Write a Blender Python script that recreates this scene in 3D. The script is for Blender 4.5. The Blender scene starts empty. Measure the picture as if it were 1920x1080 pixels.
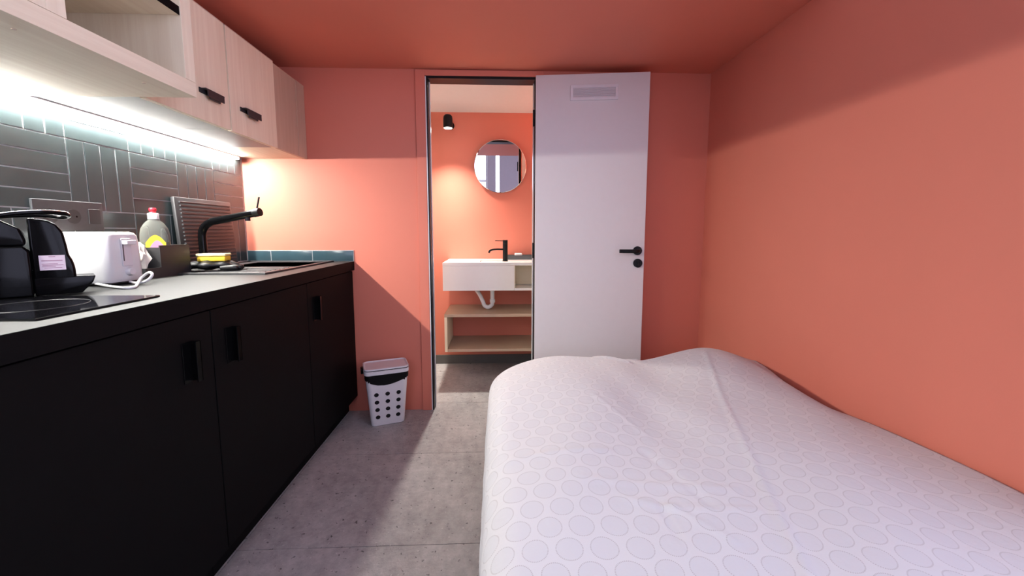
import bpy, bmesh, math, random
from mathutils import Vector, Matrix
random.seed(7)
SC = bpy.context.scene
COL = SC.collection

# ------------------------------------------------------------------ camera
H = 1.08
pitch, yaw, roll = -0.1061, 0.0392, 0.0005
cp, sp, cy_, sy_ = math.cos(pitch), math.sin(pitch), math.cos(yaw), math.sin(yaw)
Fv = Vector((sy_*cp, cy_*cp, sp)); Rv = Vector((cy_, -sy_, 0)); Uv = Rv.cross(Fv)
cam = bpy.data.cameras.new('camera'); camo = bpy.data.objects.new('camera', cam); COL.objects.link(camo)
camo.matrix_world = Matrix(((Rv.x, Uv.x, -Fv.x, 0), (Rv.y, Uv.y, -Fv.y, 0), (Rv.z, Uv.z, -Fv.z, H), (0, 0, 0, 1)))
cam.sensor_width = 36.0; cam.lens = 36.0*755.92/1920
cam.shift_y = (514.71-540)/1920
cam.clip_start = 0.02
SC.camera = camo

# ------------------------------------------------------------------ light and exposure
vs = SC.view_settings
vs.view_transform = 'Standard'; vs.look = 'None'; vs.gamma = 1.0; vs.use_curve_mapping = False
vs.exposure = 0.0
SKY_STRENGTH = 5.2
LED_STRENGTH = 430.0
SPOT_POWER = 165.0
wd = bpy.data.worlds.new('sky'); SC.world = wd; wd.use_nodes = True
bg = wd.node_tree.nodes['Background']
bg.inputs[0].default_value = (0.73, 0.74, 1.0, 1); bg.inputs[1].default_value = SKY_STRENGTH
# daylight enters through two windows behind the camera (portals only guide the sky's own light)
WIN = (-1.25, -0.16, 0.90, 2.72)     # x0 x1 z0 z1 in the rear wall
WI2 = (-1.30, 0.55, 0.55, 2.85)     # y0 y1 z0 z1 in the right wall
YR = -2.0
def portal(loc, rot, w, h):
    pl = bpy.data.lights.new('window_portal', 'AREA'); pl.shape = 'RECTANGLE'; pl.size = w; pl.size_y = h; pl.cycles.is_portal = True
    po = bpy.data.objects.new('window_portal', pl); COL.objects.link(po); po.location = loc; po.rotation_euler = rot
portal(((WIN[0]+WIN[1])/2, YR-0.13, (WIN[2]+WIN[3])/2), (math.pi/2, 0, 0), WIN[1]-WIN[0], WIN[3]-WIN[2])
portal((1.24+0.13, (WI2[0]+WI2[1])/2, (WI2[2]+WI2[3])/2), (math.pi/2, 0, math.pi/2), WI2[1]-WI2[0], WI2[3]-WI2[2])
SC.cycles.max_bounces = 7; SC.cycles.diffuse_bounces = 4
SC.cycles.use_adaptive_sampling = True; SC.cycles.adaptive_threshold = 0.05
SC.cycles.caustics_reflective = False; SC.cycles.caustics_refractive = False
SC.cycles.sample_clamp_indirect = 6.0

# ------------------------------------------------------------------ materials
def nt(name):
    m = bpy.data.materials.new(name); m.use_nodes = True
    t = m.node_tree
    return m, t, t.nodes['Principled BSDF']
def N(t, typ, **kw):
    n = t.nodes.new(typ)
    for k, v in kw.items(): setattr(n, k, v)
    return n
def val(t, op, a, b=None, c=None, clamp=False):
    n = t.nodes.new('ShaderNodeMath'); n.operation = op; n.use_clamp = clamp
    for i, x in enumerate((a, b, c)):
        if x is None: continue
        if isinstance(x, (int, float)): n.inputs[i].default_value = x
        else: t.links.new(x, n.inputs[i])
    return n.outputs[0]
def mixc(t, fac, a, b):
    n = t.nodes.new('ShaderNodeMix'); n.data_type = 'RGBA'
    if isinstance(fac, (int, float)): n.inputs[0].default_value = fac
    else: t.links.new(fac, n.inputs[0])
    for i, x in ((6, a), (7, b)):
        if isinstance(x, tuple): n.inputs[i].default_value = (*x[:3], 1)
        else: t.links.new(x, n.inputs[i])
    return n.outputs[2]
def bump(t, b, h, strength, dist):
    n = t.nodes.new('ShaderNodeBump'); n.inputs['Strength'].default_value = strength; n.inputs['Distance'].default_value = dist
    t.links.new(h, n.inputs['Height']); t.links.new(n.outputs[0], b.inputs['Normal'])
def noise(t, vec, scale, detail=3, rough=0.5):
    n = t.nodes.new('ShaderNodeTexNoise'); n.inputs['Scale'].default_value = scale
    n.inputs['Detail'].default_value = detail; n.inputs['Roughness'].default_value = rough
    if vec is not None: t.links.new(vec, n.inputs['Vector'])
    return n.outputs['Fac']
def ramp(t, fac, lo, hi):
    n = t.nodes.new('ShaderNodeMapRange'); n.inputs[1].default_value = lo; n.inputs[2].default_value = hi
    t.links.new(fac, n.inputs[0]); return n.outputs[0]
def geo_pos(t):
    return t.nodes.new('ShaderNodeNewGeometry').outputs['Position']
def scaled(t, vec, s):
    n = t.nodes.new('ShaderNodeMapping'); n.inputs['Scale'].default_value = s
    t.links.new(vec, n.inputs['Vector']); return n.outputs[0]

def plain(name, col, rough=0.5, metal=0.0, var=0.06, vscale=30, bmp=0.0, bscale=300, spec=0.5, coat=0.0):
    m, t, b = nt(name)
    p = geo_pos(t)
    f = noise(t, p, vscale)
    d = tuple(max(0, c*(1-var*2)) for c in col); l = tuple(min(1, c*(1+var*2)) for c in col)
    t.links.new(mixc(t, f, d, l), b.inputs['Base Color'])
    b.inputs['Roughness'].default_value = rough; b.inputs['Metallic'].default_value = metal
    b.inputs['Specular IOR Level'].default_value = spec; b.inputs['Coat Weight'].default_value = coat
    if bmp: bump(t, b, noise(t, p, bscale, 2), bmp, 0.002)
    return m

PAINT = (0.68, 0.210, 0.143)
M = {}
M['paint'] = plain('terracotta_paint', PAINT, 0.55, var=0.02, vscale=3, bmp=0.06, bscale=220, spec=0.3)
M['white_wall'] = plain('white_ceiling_paint', (0.78, 0.77, 0.74), 0.8, var=0.01)
M['mauve_wall'] = plain('pale_rear_wall', (0.74, 0.70, 0.72), 0.8, var=0.02)
M['rear_paint'] = plain('mauve_rear_wall', (0.36, 0.31, 0.34), 0.8, var=0.02)
M['door_white'] = plain('white_door_lacquer', (0.70, 0.66, 0.65), 0.45, var=0.01)
M['black_matt'] = plain('matt_black_laminate', (0.0035, 0.0033, 0.0035), 0.6, var=0.1, vscale=60, spec=0.08)
M['black_metal'] = plain('black_metal', (0.005, 0.005, 0.006), 0.4, var=0.05, spec=0.25)
M['black_gloss'] = plain('black_gloss_plastic', (0.003, 0.003, 0.0033), 0.14, var=0.05, spec=0.12)
M['black_soft'] = plain('black_bag_plastic', (0.009, 0.009, 0.010), 0.4, var=0.2, vscale=80, spec=0.3)
M['dark_grey'] = plain('dark_grey_plastic', (0.03, 0.03, 0.032), 0.45)
M['steel'] = plain('brushed_grey_steel', (0.085, 0.09, 0.095), 0.42, metal=0.4, vscale=90)
M['alu'] = plain('aluminium', (0.75, 0.75, 0.74), 0.35, metal=0.9, var=0.02)
M['white_plastic'] = plain('white_plastic', (0.72, 0.70, 0.72), 0.35, var=0.015)
M['white_gloss'] = plain('white_gloss_plastic', (0.80, 0.80, 0.80), 0.2, var=0.01)
M['ceramic'] = plain('white_resin', (0.80, 0.77, 0.74), 0.25, var=0.01)
M['cream'] = plain('cream_niche', (0.78, 0.68, 0.50), 0.4, var=0.02)
M['chrome'] = plain('chrome', (0.8, 0.8, 0.82), 0.08, metal=1.0, var=0.0)
M['red'] = plain('red_cap', (0.75, 0.03, 0.05), 0.3)
M['yellow'] = plain('yellow_sponge', (0.95, 0.62, 0.05), 0.9, var=0.1, vscale=150, bmp=0.6, bscale=250)
M['pale_yellow'] = plain('pale_sponge_pad', (0.92, 0.80, 0.40), 0.9, var=0.08, vscale=150, bmp=0.5, bscale=300)
M['label_yellow'] = plain('label_yellow', (0.80, 0.62, 0.04), 0.4)
M['label_pink'] = plain('label_pink', (0.78, 0.32, 0.48), 0.4)
M['paper'] = plain('crumpled_paper', (0.80, 0.75, 0.66), 0.85, var=0.06, vscale=60)
M['sticker'] = plain('sticker_paper', (0.74, 0.62, 0.68), 0.5, var=0.02)
M['ink'] = plain('sticker_ink', (0.38, 0.20, 0.28), 0.6)
M['skirting'] = plain('grey_stone_skirting', (0.10, 0.095, 0.09), 0.45, var=0.12, vscale=14)
M['mattress'] = plain('mattress_cloth', (0.6, 0.6, 0.62), 0.9)
M['bed_base'] = plain('dark_bed_base', (0.02, 0.018, 0.02), 0.8)
M['grout'] = plain('light_grey_grout', (0.42, 0.43, 0.43), 0.85, var=0.1, vscale=120)
M['floor_grout'] = plain('dark_floor_grout', (0.07, 0.06, 0.06), 0.9)
M['grey_laminate'] = plain('grey_cabinet_underside', (0.22, 0.23, 0.22), 0.5, var=0.05, vscale=20)
M['curtain'] = plain('grey_curtain', (0.45, 0.47, 0.48), 0.9)

def wood(name, base, dark, axis, rough=0.5):
    m, t, b = nt(name)
    p = geo_pos(t)
    s = {'z': (55, 55, 2.2), 'y': (55, 2.2, 55), 'x': (2.2, 55, 55)}[axis]
    a = noise(t, scaled(t, p, s), 1.0, 5, 0.65)
    s2 = tuple(v*0.14 if v > 3 else v*0.5 for v in s)
    c = noise(t, scaled(t, p, s2), 1.0, 3)
    f = val(t, 'ADD', val(t, 'MULTIPLY', ramp(t, a, 0.3, 0.72), 0.6), val(t, 'MULTIPLY', ramp(t, c, 0.3, 0.7), 0.4))
    t.links.new(mixc(t, f, dark, base), b.inputs['Base Color'])
    b.inputs['Roughness'].default_value = rough; b.inputs['Specular IOR Level'].default_value = 0.35
    bump(t, b, a, 0.12, 0.001)
    return m
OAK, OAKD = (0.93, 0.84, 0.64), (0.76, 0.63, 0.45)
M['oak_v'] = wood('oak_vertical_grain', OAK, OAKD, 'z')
M['oak_h'] = wood('oak_lengthwise_grain', OAK, OAKD, 'y')
M['oak_x'] = wood('oak_cross_grain', (0.58, 0.43, 0.31), (0.46, 0.33, 0.23), 'x')
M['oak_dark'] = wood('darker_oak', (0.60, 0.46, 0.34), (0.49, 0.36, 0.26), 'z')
M['oak_edge'] = plain('pale_oak_edge', (0.66, 0.50, 0.38), 0.5)

def tile_mat(name, c1, c2, rough):
    m, t, b = nt(name)
    p = geo_pos(t)
    oi = t.nodes.new('ShaderNodeObjectInfo').outputs['Random']
    f = noise(t, p, 9, 2, 0.5)
    base = mixc(t, ramp(t, f, 0.2, 0.8), c1, c2)
    base = mixc(t, val(t, 'MULTIPLY', oi, 0.6), base, c2)
    t.links.new(base, b.inputs['Base Color'])
    b.inputs['Roughness'].default_value = rough
    bump(t, b, noise(t, p, 16, 1), 0.08, 0.004)
    return m
M['tile'] = tile_mat('glazed_black_tile', (0.025, 0.037, 0.039), (0.043, 0.060, 0.062), 0.24)
M['tile_teal'] = tile_mat('glazed_teal_tile', (0.018, 0.042, 0.055), (0.042, 0.082, 0.100), 0.2)

def counter_mat():
    m, t, b = nt('dark_worktop_laminate')
    p = geo_pos(t)
    f = noise(t, p, 120, 4, 0.7)
    t.links.new(mixc(t, f, (0.030, 0.031, 0.030), (0.050, 0.051, 0.049)), b.inputs['Base Color'])
    b.inputs['Roughness'].default_value = 0.5; b.inputs['Specular IOR Level'].default_value = 0.2
    bump(t, b, noise(t, p, 400, 2), 0.08, 0.001)
    return m
M['counter'] = counter_mat()

def concrete():
    m, t, b = nt('grey_speckled_concrete_tile')
    p = geo_pos(t)
    oi = t.nodes.new('ShaderNodeObjectInfo').outputs['Random']
    a = noise(t, p, 3.2, 6, 0.62); c = noise(t, p, 26, 4, 0.7)
    f = val(t, 'ADD', val(t, 'MULTIPLY', ramp(t, a, 0.32, 0.68), 0.5), val(t, 'MULTIPLY', ramp(t, c, 0.32, 0.68), 0.5))
    base = mixc(t, f, (0.24, 0.232, 0.232), (0.53, 0.515, 0.505))
    base = mixc(t, val(t, 'MULTIPLY', oi, 0.12), base, (0.18, 0.17, 0.17))
    sp1 = ramp(t, noise(t, p, 58, 2, 0.5), 0.655, 0.72)        # dark pits
    sp2 = ramp(t, noise(t, scaled(t, p, (1.3, 1, 1)), 70, 2, 0.5), 0.66, 0.72)   # pale chips
    base = mixc(t, val(t, 'MULTIPLY', sp1, 0.75, clamp=True), base, (0.03, 0.028, 0.028))
    base = mixc(t, val(t, 'MULTIPLY', sp2, 0.7, clamp=True), base, (0.55, 0.54, 0.53))
    t.links.new(base, b.inputs['Base Color'])
    t.links.new(val(t, 'ADD', 0.40, val(t, 'MULTIPLY', ramp(t, c, 0.3, 0.8), 0.2)), b.inputs['Roughness'])
    b.inputs['Specular IOR Level'].default_value = 0.3
    h = val(t, 'SUBTRACT', noise(t, p, 130, 3, 0.6), val(t, 'MULTIPLY', sp1, 0.5))
    bump(t, b, h, 0.55, 0.003)
    return m
M['concrete'] = concrete()

def emis(name, col, s):
    m, t, b = nt(name)
    b.inputs['Base Color'].default_value = (*col, 1)
    b.inputs['Emission Color'].default_value = (*col, 1); b.inputs['Emission Strength'].default_value = s
    return m
M['led_channel'] = plain('white_led_channel', (0.8, 0.8, 0.8), 0.5, var=0.0)
M['led'] = emis('led_diffuser', (1.0, 0.97, 0.92), LED_STRENGTH)
M['led_lip'] = emis('led_frosted_lip', (1.0, 0.97, 0.92), 7.0)
M['bulb'] = emis('spotlight_lens', (1.0, 0.95, 0.88), 14)

def glass(name, col, rough=0.03, ior=1.45):
    m, t, b = nt(name)
    b.inputs['Base Color'].default_value = (*col, 1); b.inputs['Roughness'].default_value = rough
    b.inputs['Transmission Weight'].default_value = 1.0; b.inputs['IOR'].default_value = ior
    return m
M['clear'] = glass('clear_bottle_plastic', (0.78, 0.82, 0.72), 0.1, 1.08)
M['clear'].node_tree.nodes['Principled BSDF'].inputs['Transmission Weight'].default_value = 0.82
M['soap_liquid'] = plain('yellow_soap_liquid', (0.72, 0.66, 0.10), 0.2)
def pane_mat():
    m, t, b = nt('window_glass')
    tr = N(t, 'ShaderNodeBsdfTransparent'); gl = N(t, 'ShaderNodeBsdfGlossy'); gl.inputs['Roughness'].default_value = 0.02
    mx = N(t, 'ShaderNodeMixShader'); mx.inputs[0].default_value = 0.04
    t.links.new(tr.outputs[0], mx.inputs[1]); t.links.new(gl.outputs[0], mx.inputs[2])
    t.links.new(mx.outputs[0], t.nodes['Material Output'].inputs['Surface'])
    return m
M['pane'] = pane_mat()
def mirror_mat():
    m, t, b = nt('mirror_silver')
    b.inputs['Base Color'].default_value = (0.92, 0.93, 0.93, 1); b.inputs['Metallic'].default_value = 1; b.inputs['Roughness'].default_value = 0.01
    return m
M['mirror'] = mirror_mat()
def hob_mat():
    m, t, b = nt('black_ceramic_glass')
    p = geo_pos(t)
    t.links.new(mixc(t, noise(t, p, 50), (0.003, 0.003, 0.004), (0.006, 0.006, 0.007)), b.inputs['Base Color'])
    b.inputs['Roughness'].default_value = 0.06
    return m
M['hob'] = hob_mat()

def duvet_mat():
    m, t, b = nt('white_cotton_with_dashed_rings')
    uv = N(t, 'ShaderNodeUVMap').outputs[0]
    jx = noise(t, uv, 5.0, 1); 
    sep = N(t, 'ShaderNodeSeparateXYZ'); t.links.new(uv, sep.inputs[0])
    P, Q = 0.066, 0.0545          # ring spacing in a row, row spacing
    u = val(t, 'ADD', sep.outputs[0], val(t, 'MULTIPLY', val(t, 'SUBTRACT', jx, 0.5), 0.022))
    v = val(t, 'ADD', sep.outputs[1], val(t, 'MULTIPLY', val(t, 'SUBTRACT', jx, 0.5), 0.018))
    row = val(t, 'FLOOR', val(t, 'DIVIDE', v, Q))
    odd = val(t, 'MULTIPLY', val(t, 'FLOORED_MODULO', row, 2.0), 0.5)
    fx = val(t, 'MULTIPLY', val(t, 'SUBTRACT', val(t, 'FRACT', val(t, 'ADD', val(t, 'DIVIDE', u, P), odd)), 0.5), P)
    fy = val(t, 'MULTIPLY', val(t, 'SUBTRACT', val(t, 'FRACT', val(t, 'DIVIDE', v, Q)), 0.5), Q)
    fyo = val(t, 'MULTIPLY', fy, 1.0)
    d = val(t, 'SQRT', val(t, 'ADD', val(t, 'MULTIPLY', fx, fx), val(t, 'MULTIPLY', fyo, fyo)))
    ring = val(t, 'LESS_THAN', val(t, 'ABSOLUTE', val(t, 'SUBTRACT', d, 0.0254)), 0.0011)
    ang = val(t, 'ARCTAN2', fyo, fx)
    dash = val(t, 'LESS_THAN', val(t, 'FRACT', val(t, 'MULTIPLY', ang, 46/(2*math.pi))), 0.6)
    mask = val(t, 'MULTIPLY', ring, dash)
    inside = val(t, 'LESS_THAN', d, 0.0245)
    white = (0.555, 0.56, 0.575)
    base = mixc(t, val(t, 'MULTIPLY', inside, 0.45), white, (0.50, 0.51, 0.54))
    base = mixc(t, val(t, 'MULTIPLY', mask, 0.85), base, (0.36, 0.35, 0.36))
    t.links.new(base, b.inputs['Base Color'])
    b.inputs['Roughness'].default_value = 0.75; b.inputs['Specular IOR Level'].default_value = 0.3
    b.inputs['Sheen Weight'].default_value = 0.15
    h = val(t, 'ADD', noise(t, scaled(t, uv, (9, 5, 1)), 1.0, 4, 0.6), val(t, 'MULTIPLY', noise(t, scaled(t, uv, (30, 42, 1)), 1.0, 3), 0.22))
    bump(t, b, h, 0.22, 0.02)
    return m
M['duvet'] = duvet_mat()

# ------------------------------------------------------------------ helpers
def bx(bm, x0, x1, y0, y1, z0, z1, bev=0.0, seg=2):
    r = bmesh.ops.create_cube(bm, size=1.0)
    vsx = r['verts']
    for v in vsx:
        v.co = Vector((x0 + (v.co.x+0.5)*(x1-x0), y0 + (v.co.y+0.5)*(y1-y0), z0 + (v.co.z+0.5)*(z1-z0)))
    if bev:
        es = list({e for v in vsx for e in v.link_edges})
        bmesh.ops.bevel(bm, geom=es, offset=bev, segments=seg, profile=0.5, affect='EDGES')
def box(*a, bev=0.0, seg=2):
    bm = bmesh.new(); bx(bm, *a, bev=bev, seg=seg); return bm
def tube(bm, pts, rad, seg=12, cap=True):
    pts = [Vector(p) for p in pts]; rings = []
    up = Vector((0, 0, 1)); prev = None
    for i, p in enumerate(pts):
        d = (pts[min(i+1, len(pts)-1)] - pts[max(i-1, 0)]).normalized()
        if prev is None:
            n = d.cross(up)
            if n.length < 1e-3: n = d.cross(Vector((1, 0, 0)))
        else:
            n = prev - d*prev.dot(d)
        n.normalize(); prev = n; b2 = d.cross(n)
        r = rad[i] if isinstance(rad, (list, tuple)) else rad
        rings.append([bm.verts.new(p + (n*math.cos(2*math.pi*k/seg) + b2*math.sin(2*math.pi*k/seg))*r) for k in range(seg)])
    for a, c in zip(rings, rings[1:]):
        for k in range(seg): bm.faces.new((a[k], a[(k+1) % seg], c[(k+1) % seg], c[k]))
    if cap:
        bm.faces.new(rings[0][::-1]); bm.faces.new(rings[-1])
def smooth_path(pts, n=8):
    pts = [Vector(p) for p in pts]; out = []
    for i in range(len(pts)-1):
        p0 = pts[max(i-1, 0)]; p1 = pts[i]; p2 = pts[i+1]; p3 = pts[min(i+2, len(pts)-1)]
        for k in range(n):
            s = k/n
            out.append(0.5*((2*p1) + (p2-p0)*s + (2*p0-5*p1+4*p2-p3)*s*s + (3*p1-p0-3*p2+p3)*s**3))
    out.append(pts[-1]); return out
def lathe(bm, c, prof, seg=24, sx=1.0, sy=1.0):
    rings = []
    for r, z in prof:
        rings.append([bm.verts.new((c[0]+r*sx*math.cos(2*math.pi*k/seg), c[1]+r*sy*math.sin(2*math.pi*k/seg), c[2]+z)) for k in range(seg)])
    for a, b in zip(rings, rings[1:]):
        for k in range(seg): bm.faces.new((a[k], a[(k+1) % seg], b[(k+1) % seg], b[k]))
    bm.faces.new(rings[0][::-1]); bm.faces.new(rings[-1])
def rrect(w, d, r, n=5):
    """outline of a rounded rectangle centred on 0"""
    out = []
    for cx, cy, a0 in ((w/2-r, d/2-r, 0), (-w/2+r, d/2-r, 90), (-w/2+r, -d/2+r, 180), (w/2-r, -d/2+r, 270)):
        for k in range(n+1):
            a = math.radians(a0 + 90*k/n); out.append((cx+r*math.cos(a), cy+r*math.sin(a)))
    return out
def loft(bm, loops, cap0=True, cap1=True):
    rings = [[bm.verts.new(p) for p in lp] for lp in loops]; n = len(rings[0])
    for a, b in zip(rings, rings[1:]):
        for k in range(n): bm.faces.new((a[k], a[(k+1) % n], b[(k+1) % n], b[k]))
    if cap0: bm.faces.new(rings[0][::-1])
    if cap1: bm.faces.new(rings[-1])
def xform(bm, mx):
    bmesh.ops.transform(bm, matrix=mx, verts=bm.verts); return bm
WORLD = {}
def obj(name, bm, m, parent=None, smooth=None):
    """link a bmesh (in world coordinates) as one mesh object with its origin at its base"""
    bmesh.ops.recalc_face_normals(bm, faces=bm.faces)
    xs = [v.co for v in bm.verts]
    o0 = Vector(((min(v.x for v in xs)+max(v.x for v in xs))/2, (min(v.y for v in xs)+max(v.y for v in xs))/2, min(v.z for v in xs)))
    for v in bm.verts: v.co -= o0
    me = bpy.data.meshes.new(name); bm.to_mesh(me); bm.free()
    me.materials.append(M[m])
    if smooth is not None:
        for p in me.polygons: p.use_smooth = True
        if smooth < 180: me.set_sharp_from_angle(angle=math.radians(smooth))
    o = bpy.data.objects.new(name, me); COL.objects.link(o)
    if parent is not None:
        o.parent = parent; o.location = o0 - WORLD[parent.name]
    else: o.location = o0
    WORLD[o.name] = o0
    return o
def tag(o, label, cat, group=None):
    o['label'] = label; o['category'] = cat
    if group: o['group'] = group
    return o
def thing(name, loc, label, cat, group=None):
    o = bpy.data.objects.new(name, None); COL.objects.link(o); o.location = loc; o.empty_display_size = 0.05
    WORLD[o.name] = Vector(loc)
    return tag(o, label, cat, group)
def struct(name, bm, m, label=None):
    o = obj(name, bm, m); o['kind'] = 'structure'
    if label: o['label'] = label
    return o
def struct_empty(name, loc, label=None):
    o = bpy.data.objects.new(name, None); COL.objects.link(o); o.location = loc; WORLD[o.name] = Vector(loc); o['kind'] = 'structure'
    o.empty_display_size = 0.05
    if label: o['label'] = label
    return o

# ------------------------------------------------------------------ room shell
XL, XR, D = -1.436, 1.24, 2.38
DB = 2.46                        # bathroom face of the partition
YB = 3.25                        # bathroom back wall
BXL, BXR = -0.80, 1.90
ZC, ZT, ZBC = 1.982, 3.0, 1.998  # low ceiling, tall part, bathroom ceiling
YM = 1.50                        # the low ceiling ends here
DX1, DX2, DZ = -0.381, 0.222, 1.932

fl = struct('floor', box(XL-0.15, 2.05, YR-0.15, YB+0.15, -0.15, -0.0025), 'floor_grout', 'grey speckled concrete-look floor tiles')
xe = [-1.43, -0.885, 0.30, 1.24, 1.90]
ye = [1.302 + 0.5845*k for k in range(-6, 4)]
ye = [y for y in ye if YR < y < YB]
ye = [YR] + ye + [YB]
cache = {}
def floor_tile(x0, x1, y0, y1):
    g = 0.0013
    key = (round(x1-x0, 3), round(y1-y0, 3))
    w, d = x1-x0-2*g, y1-y0-2*g
    if key not in cache:
        bm = bmesh.new(); bx(bm, -w/2, w/2, -d/2, d/2, 0, 0.0025)
        me = bpy.data.meshes.new('tile'); bm.to_mesh(me); bm.free(); me.materials.append(M['concrete']); cache[key] = me
    o = bpy.data.objects.new('tile', cache[key]); COL.objects.link(o); o.parent = fl
    o.location = Vector(((x0+x1)/2, (y0+y1)/2, -0.0025)) - WORLD[fl.name]
for y0, y1 in zip(ye, ye[1:]):
    for x0, x1 in zip(xe, xe[1:]):
        if x0 > 1.2 and y1 < 2.6: continue
        floor_tile(x0, x1, y0, y1)

YP = 0.62                        # the terracotta paint starts here, the rear part of the room is pale
struct('wall_left_rear', box(XL-0.15, XL, YR, YP, 0, ZT), 'mauve_wall')
wl = struct('wall_left', box(XL-0.15, XL, YP, D, 0, ZT), 'paint', 'terracotta wall behind the kitchen with glazed black tile splashback')
bm = bmesh.new()
bx(bm, XR, XR+0.15, YR, WI2[0], 0, ZT); bx(bm, XR, XR+0.15, WI2[1], YP, 0, ZT)
bx(bm, XR, XR+0.15, WI2[0], WI2[1], 0, WI2[2]); bx(bm, XR, XR+0.15, WI2[0], WI2[1], WI2[3], ZT)
struct('wall_right_rear', bm, 'mauve_wall')
struct('wall_right', box(XR, XR+0.15, YP, D, 0, ZT), 'paint', 'terracotta painted wall beside the bed')
bm = bmesh.new()
bx(bm, XL-0.15, DX1-0.022, D, DB, 0, ZC+0.1); bx(bm, DX2+0.022, BXR+0.1, D, DB, 0, ZC+0.1); bx(bm, DX1-0.022, DX2+0.022, D, DB, DZ+0.022, ZC+0.1)
wb = struct('wall_back', bm, 'paint', 'terracotta painted wall with the bathroom doorway')
bm = bmesh.new()
bx(bm, XL-0.15, XR+0.15, YM, D+0.02, ZC, ZC+0.22); 
struct('ceiling', bm, 'paint', 'low terracotta painted ceiling')
struct('wall_mezzanine', box(XL-0.15, XR+0.15, YM, YM+0.1, ZC+0.22, ZT), 'white_wall')
struct('ceiling_tall', box(XL-0.15, XR+0.15, YR-0.15, YM+0.1, ZT, ZT+0.1), 'white_wall')
bm = bmesh.new()
bx(bm, XL-0.15, WIN[0], YR-0.15, YR, 0, ZT); bx(bm, WIN[1], -0.01, YR-0.15, YR, 0, ZT); bx(bm, 0.075, XR+0.15, YR-0.15, YR, 0, ZT)
bx(bm, WIN[0], WIN[1], YR-0.15, YR, 0, WIN[2]); bx(bm, WIN[0], WIN[1], YR-0.15, YR, WIN[3], ZT)
bx(bm, -0.01, 0.075, YR-0.15, YR, 0, 0.5); bx(bm, -0.01, 0.075, YR-0.15, YR, 2.75, ZT)
struct('wall_rear', bm, 'rear_paint')
w3 = struct_empty('window_3', (0.032, YR-0.08, 0.5), 'narrow slit window in the rear wall')
obj('window_frame', box(-0.01, 0.0, YR-0.10, YR-0.05, 0.5, 2.75), 'white_gloss', w3); obj('pane', box(0.0, 0.075, YR-0.078, YR-0.072, 0.5, 2.75), 'pane', w3)
# window
w1 = struct_empty('window_1', ((WIN[0]+WIN[1])/2, YR-0.08, WIN[2]), 'tall white framed window behind the camera')
x0, x1, z0, z1 = WIN
for a in ((x0, x0+0.05, z0, z1), (x1-0.05, x1, z0, z1)):
    obj('window_frame', box(a[0], a[1], YR-0.10, YR-0.05, a[2], a[3], bev=0.004), 'white_gloss', w1)
for zc in (z0+0.025, 1.0, 2.12, z1-0.025):
    obj('window_rail', box(x0+0.05, x1-0.05, YR-0.10, YR-0.05, zc-0.025, zc+0.025, bev=0.004), 'white_gloss', w1)
for za, zb in ((z0+0.05, 0.975), (1.025, 2.095), (2.145, z1-0.05)):
    obj('pane', box(x0+0.05, x1-0.05, YR-0.078, YR-0.072, za, zb), 'pane', w1)
w2 = struct_empty('window_2', (XR+0.08, (WI2[0]+WI2[1])/2, WI2[2]), 'white framed side window behind the camera')
y0, y1, z0, z1 = WI2
for a in (y0, (y0+y1)/2-0.025, y1-0.05):
    obj('window_frame', box(XR+0.05, XR+0.10, a, a+0.05, z0, z1, bev=0.004), 'white_gloss', w2)
for zc in (z0+0.025, z1-0.025):
    for ya, yb in ((y0+0.05, (y0+y1)/2-0.025), ((y0+y1)/2+0.025, y1-0.05)):
        obj('window_rail', box(XR+0.05, XR+0.10, ya, yb, zc-0.025, zc+0.025, bev=0.004), 'white_gloss', w2)
for ya, yb in ((y0+0.05, (y0+y1)/2-0.025), ((y0+y1)/2+0.025, y1-0.05)):
    obj('pane', box(XR+0.072, XR+0.078, ya, yb, z0+0.05, z1-0.05), 'pane', w2)
# bathroom shell
struct('wall_bathroom_back', box(BXL-0.1, BXR+0.1, YB, YB+0.1, 0, ZBC+0.1), 'paint', 'terracotta bathroom wall behind the mirror')
struct('wall_bathroom_left', box(BXL-0.1, BXL, DB, YB, 0, ZBC+0.1), 'white_wall')
struct('wall_bathroom_front', box(BXL, DX1-0.05, DB, DB+0.006, 0, ZBC), 'white_wall')
struct('wall_bathroom_front_right', box(DX2+0.03, 0.615, DB, DB+0.006, 0, ZBC), 'white_wall')
struct('wall_bathroom_right', box(BXR, BXR+0.1, DB, YB, 0, ZBC+0.1), 'white_wall')
struct('ceiling_bathroom', box(BXL-0.1, BXR+0.1, DB-0.04, YB+0.1, ZBC, ZBC+0.1), 'white_wall', 'white bathroom ceiling')
struct('baseboard_bathroom', box(BXL, BXR, YB-0.012, YB, 0, 0.072, bev=0.002), 'skirting', 'grey stone skirting under the bathroom shelf')

struct('wall_light_block', box(0.62, 0.68, DB+0.007, YB, 0, 1.52), 'white_wall')  # unseen partition, added to keep the fill lamp off the doorway floor
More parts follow.
